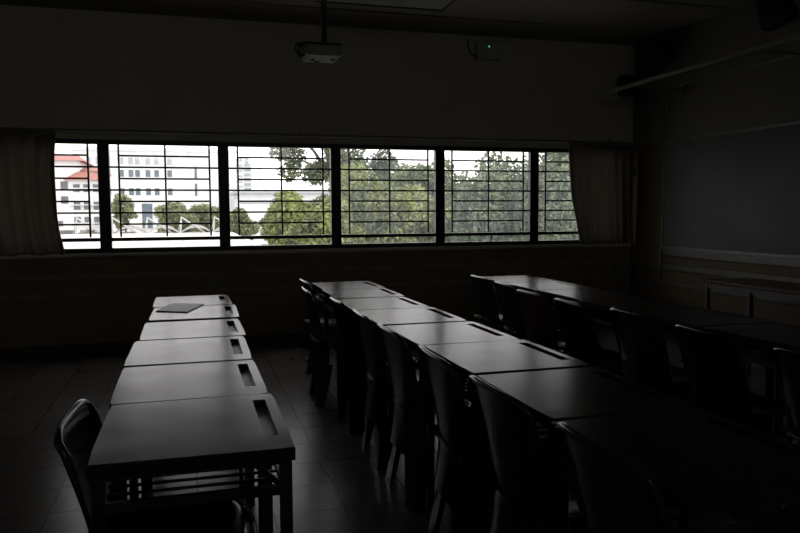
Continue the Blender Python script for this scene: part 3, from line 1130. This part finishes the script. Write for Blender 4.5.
# hazy towers and a low hall in the distance
t = thing('tower_block', 'pale hazy high-rise tower, the slimmer left of two', 'building', (19.6, 300, GZ))
bm = bmesh.new()
bm_box(bm, (-1.3, 0, 0), (1.2, 8, 27.5))
obj('walls', bm, M['haze'], t)
bm = bmesh.new()
for k in range(12):
    bm_box(bm, (-1.31, -0.05, 2 + 2.1 * k), (1.21, 0.4, 2.9 + 2.1 * k))
obj('window_bands', bm, M['render'], t)
t = thing('tower_block', 'pale hazy high-rise tower with a stepped top, the wider right of two', 'building', (23.2, 310, GZ))
bm = bmesh.new()
bm_box(bm, (-1.1, 0, 0), (1.6, 8, 26.0))
bm_box(bm, (-0.8, 1, 26.0), (0.8, 6, 28.5))
obj('walls', bm, M['haze'], t)
bm = bmesh.new()
for k in range(12):
    bm_box(bm, (-1.11, -0.05, 2 + 2.0 * k), (1.61, 0.4, 2.8 + 2.0 * k))
obj('window_bands', bm, M['render'], t)
t = thing('long_hall', 'long low white hall with a flat grey roof behind the trees', 'building', (13.2, 130, GZ))
bm = bmesh.new()
bm_box(bm, (-4.8, 0, 0), (22, 18, 9.2))
obj('walls', bm, M['render'], t)
bm = bmesh.new()
bm_box(bm, (-5.6, -0.8, 9.2), (22.8, 18.8, 9.75))
obj('roof', bm, M['haze'], t)
bm = bmesh.new()
bm_box(bm, (-4.8, -0.1, 7.4), (22, 0.1, 7.7))
obj('eaves_band', bm, M['haze'], t)

# low grey car park block behind the white roof
t = thing('car_park_block', 'low grey open-sided block seen under the trees', 'building', (8.2, 50, GZ))
bm = bmesh.new()
bm_box(bm, (-4, 0, 0), (9, 6, 2.9))
bm_box(bm, (-4.3, -0.4, 3.4), (9.3, 6.4, 3.75))
for k in range(12):
    x = -3.9 + k * 1.16
    bm_box(bm, (x - 0.12, 0.1, 2.9), (x + 0.12, 0.35, 3.4))
obj('walls', bm, M['haze'], t)
bm = bmesh.new()
bm_box(bm, (-3.9, 0.6, 2.9), (8.9, 5.5, 3.39))
obj('dark_openings', bm, M['bdark'], t)

# flat white walkway roof in the foreground of the view
t = thing('walkway_roof', 'wide flat white walkway roof just below the windows', 'roof', (-4, 0, 0))
bm = bmesh.new()
bm_box(bm, (-11, 26, -0.62), (7.7, 67, -0.38), 0.05)
obj('roof_sheet', bm, M['membrane'], t)
bm = bmesh.new()
for k in range(9):
    x = -11 + 2.6 * k
    bm_bar(bm, (max(-10.9, x - 3), 60 if x - 3 > -10.9 else 55, -0.375), (min(7.6, x + 0.8), 36, -0.375), 0.10, 0.02)
obj('roof_seams', bm, M['seam'], t)
for x in (-9, -3, 3, 7):
    for y in (28, 46, 64):
        bm = bmesh.new()
        bm_tube(bm, [(x, y, GZ), (x, y, -0.62)], 0.12, 10)
        obj('column', bm, M['seam'], t)

# row of tensile canopies with raking masts
XC = [-8.6, -5.55, -2.5, 0.55, 3.6]
can0 = None
CL = ['white arched canopy, leftmost of the row, half behind the first window post', 'white arched canopy with mast in front of the tall glazed doorway',
      'white arched canopy in the middle of its row with mast at its left corner', 'white arched canopy in front of the round bushy tree', 'white arched canopy at the right end of the row']
for i, x in enumerate(XC):
    if can0 is None:
        can0 = thing('tensile_canopy', CL[0], 'canopy', (x, 75, GZ), 0, 'arched white canopies')
        bm = bmesh.new()
        grid = []
        for j in range(9):
            yy = -2.5 + 5.0 * j / 8
            grid.append([(1.5 * u, yy, 3.92 + (0.78 - 0.25 * (yy / 2.5) ** 2) * (1 - u * u)) for u in [k / 8 - 1 for k in range(17)]])
        bm_sheet(bm, grid, 0.06)
        obj('membrane', bm, M['membrane'], can0)
        bm = bmesh.new()
        grid = [[(1.44 * u, -2.42, 3.5), (1.44 * u, -2.42, 3.70 + 0.46 * (1 - u * u))] for u in [k / 8 - 1 for k in range(17)]]
        bm_sheet(bm, grid, 0.05)
        obj('gable_sheet', bm, M['beige'], can0)
        bm = bmesh.new()
        bm_tube(bm, [(-1.5, -2.6, 0), (-1.5, -2.6, 3.6), (-1.35, -2.6, 5.5)], [0.12, 0.10, 0.07], 10)
        obj('mast', bm, M['membrane'], can0)
        bm = bmesh.new()
        bm_tube(bm, [(-1.35, -2.6, 5.45), (1.1, -2.6, 3.75)], 0.08, 8)
        bm_tube(bm, [(-1.35, -2.6, 5.45), (-1.75, -2.6, 3.7)], 0.04, 8)
        obj('stay', bm, M['membrane'], can0)
        bm = bmesh.new()
        bm_tube(bm, [(1.4, 2.4, 0), (1.4, 2.4, 3.6)], 0.1, 10)
        obj('rear_post', bm, M['membrane'], can0)
    else:
        dup(can0, (x, 75, GZ), 0, CL[i])


# ---------------------------------------------------------------- trees
def leaves_mesh(name, blobs, n, size, mat, parent):
    """many small folded leaves scattered through the shells of blobs"""
    vol = np.array([b[3] ** 2 for b in blobs])
    idx = RNG.choice(len(blobs), n, p=vol / vol.sum())
    B = np.array(blobs)[idx]
    d = RNG.normal(size=(n, 3))
    d /= np.linalg.norm(d, axis=1)[:, None]
    rr = B[:, 3] * (0.55 + 0.5 * RNG.random(n))
    c = B[:, :3] + d * rr[:, None] * np.array([1, 1, 0.85])
    nrm = d * 0.5 + RNG.normal(size=(n, 3)) * 0.6 + np.array([0, 0, 0.5])
    nrm /= np.linalg.norm(nrm, axis=1)[:, None]
    t1 = np.cross(nrm, RNG.normal(size=(n, 3)))
    t1 /= np.linalg.norm(t1, axis=1)[:, None]
    t2 = np.cross(nrm, t1)
    s = size * (0.7 + 0.6 * RNG.random(n))[:, None]
    P = np.stack([c - t1 * s, c + t2 * s * 0.5, c + t1 * s, c - t2 * s * 0.5], axis=1).reshape(-1, 3)
    F = np.arange(4 * n).reshape(-1, 4)
    me = bpy.data.meshes.new(name)
    me.from_pydata(P.tolist(), [], F.tolist())
    me.materials.append(mat)
    o = bpy.data.objects.new(name, me)
    COL.objects.link(o)
    o.parent = parent
    return o


def tree(label, x, y, crown, nblob, rblob, nleaf, lsize, mat, trunk=0.22, name='broadleaf_tree', limbs=6, group=None, top_x=None, hollow=0.0):
    """crown = (cx, cz, rx, ry, rz) about the trunk foot"""
    t = thing(name, label, 'tree', (x, y, GZ), 0, group)
    cx, cz, rx, ry, rz = crown
    blobs = []
    while len(blobs) < nblob:
        p = RNG.normal(size=3)
        p /= np.linalg.norm(p)
        q = (hollow + (1 - hollow) * RNG.random() ** 0.45)
        blobs.append((cx + p[0] * rx * q, p[1] * ry * q, cz - GZ + p[2] * rz * q, rblob * (0.7 + 0.6 * RNG.random())))
    leaves_mesh('foliage', blobs, nleaf, lsize, mat, t)
    bm = bmesh.new()
    h = cz - GZ
    fork = Vector((cx * 0.6, 0, max(0.5, h - rz * 0.9)))
    bm_tube(bm, [(0, 0, 0), (cx * 0.2, 0, fork.z * 0.5), fork, (cx, 0, h + rz * 0.4)], [trunk, trunk * 0.8, trunk * 0.65, trunk * 0.2], 8)
    for k in range(limbs):
        b = blobs[k * len(blobs) // limbs]
        mid = fork * 0.5 + Vector(b[:3]) * 0.5 + Vector((0, 0, 0.2))
        bm_tube(bm, [fork, mid, b[:3]], [trunk * 0.45, trunk * 0.28, trunk * 0.1], 6)
    obj('trunk', bm, M['bark'], t)
    return t


GT = 'trees in front of the windows'
tree('rounded yellow-green tree, lowest crown of those beyond the third window bay', 3.66, 23, (0, 0.68, 1.28, 1.1, 1.33), 34, 0.5, 15000, 0.093, M['leaf_y'], group=GT)
tree('tall sparse dark tree whose open branches show against the sky', 6.9, 34.5, (-0.5, 4.6, 3.3, 1.6, 2.0), 34, 0.55, 8500, 0.12, M['leaf_d'], 0.25, group=GT, limbs=20, hollow=0.3)
tree('broad yellow-green tree filling the fourth window bay', 6.95, 26.6, (0, 0.55, 2.35, 1.3, 2.5), 60, 0.7, 26000, 0.11, M['leaf_y'], 0.26, group=GT)
tree('mid-green leafy tree in the left half of the fifth window bay', 10.6, 31, (0, 0.8, 2.65, 1.2, 2.5), 60, 0.72, 26000, 0.115, M['leaf_g'], 0.26, group=GT)
tree('dense dull green tree standing tallest by the right curtain', 12.9, 26, (0, 1.1, 2.9, 1.5, 3.1), 80, 0.78, 36000, 0.115, M['leaf_d'], 0.28, group=GT)
tree('low dull green tree showing through the bottom panes at the right', 8.1, 19.8, (0, -1.3, 3.5, 0.8, 1.1), 60, 0.55, 19000, 0.11, M['leaf_d'], 0.2, group=GT)
tree('wide hazy green tree closing the gaps behind the fourth and fifth bays', 11.0, 37, (0, 0.6, 5.2, 1.8, 2.9), 90, 0.9, 34000, 0.15, M['leaf_g'], 0.3, group=GT)
GF = 'trees between the far buildings'
tree('slender open tree beside the first window post, before the white block', -8.4, 105, (0, 1.4, 1.4, 1.4, 2.6), 26, 0.65, 2600, 0.22, M['leaf_p'], 0.2, group=GF, hollow=0.2)
tree('round bushy tree behind the white canopies', -1.9, 99, (0, 0.5, 2.0, 2.0, 2.1), 34, 0.9, 8000, 0.26, M['leaf_p'], 0.25, group=GF)
tree('wider bushy tree merging with the round one behind the canopies', 1.6, 103, (0, 0.5, 2.3, 2.0, 2.0), 34, 0.9, 8000, 0.26, M['leaf_p'], 0.25, group=GF)
tree('small drooping tree low in the third window bay', 4.4, 69, (0, -0.1, 1.5, 1.2, 1.5), 24, 0.6, 6500, 0.16, M['leaf_p'], 0.15, group=GF)
tree('fluffy grey-green tree beside the round yellow-green one', 7.4, 70, (0, -0.1, 1.7, 1.2, 1.5), 24, 0.6, 6500, 0.16, M['leaf_g'], 0.15, group=GF)
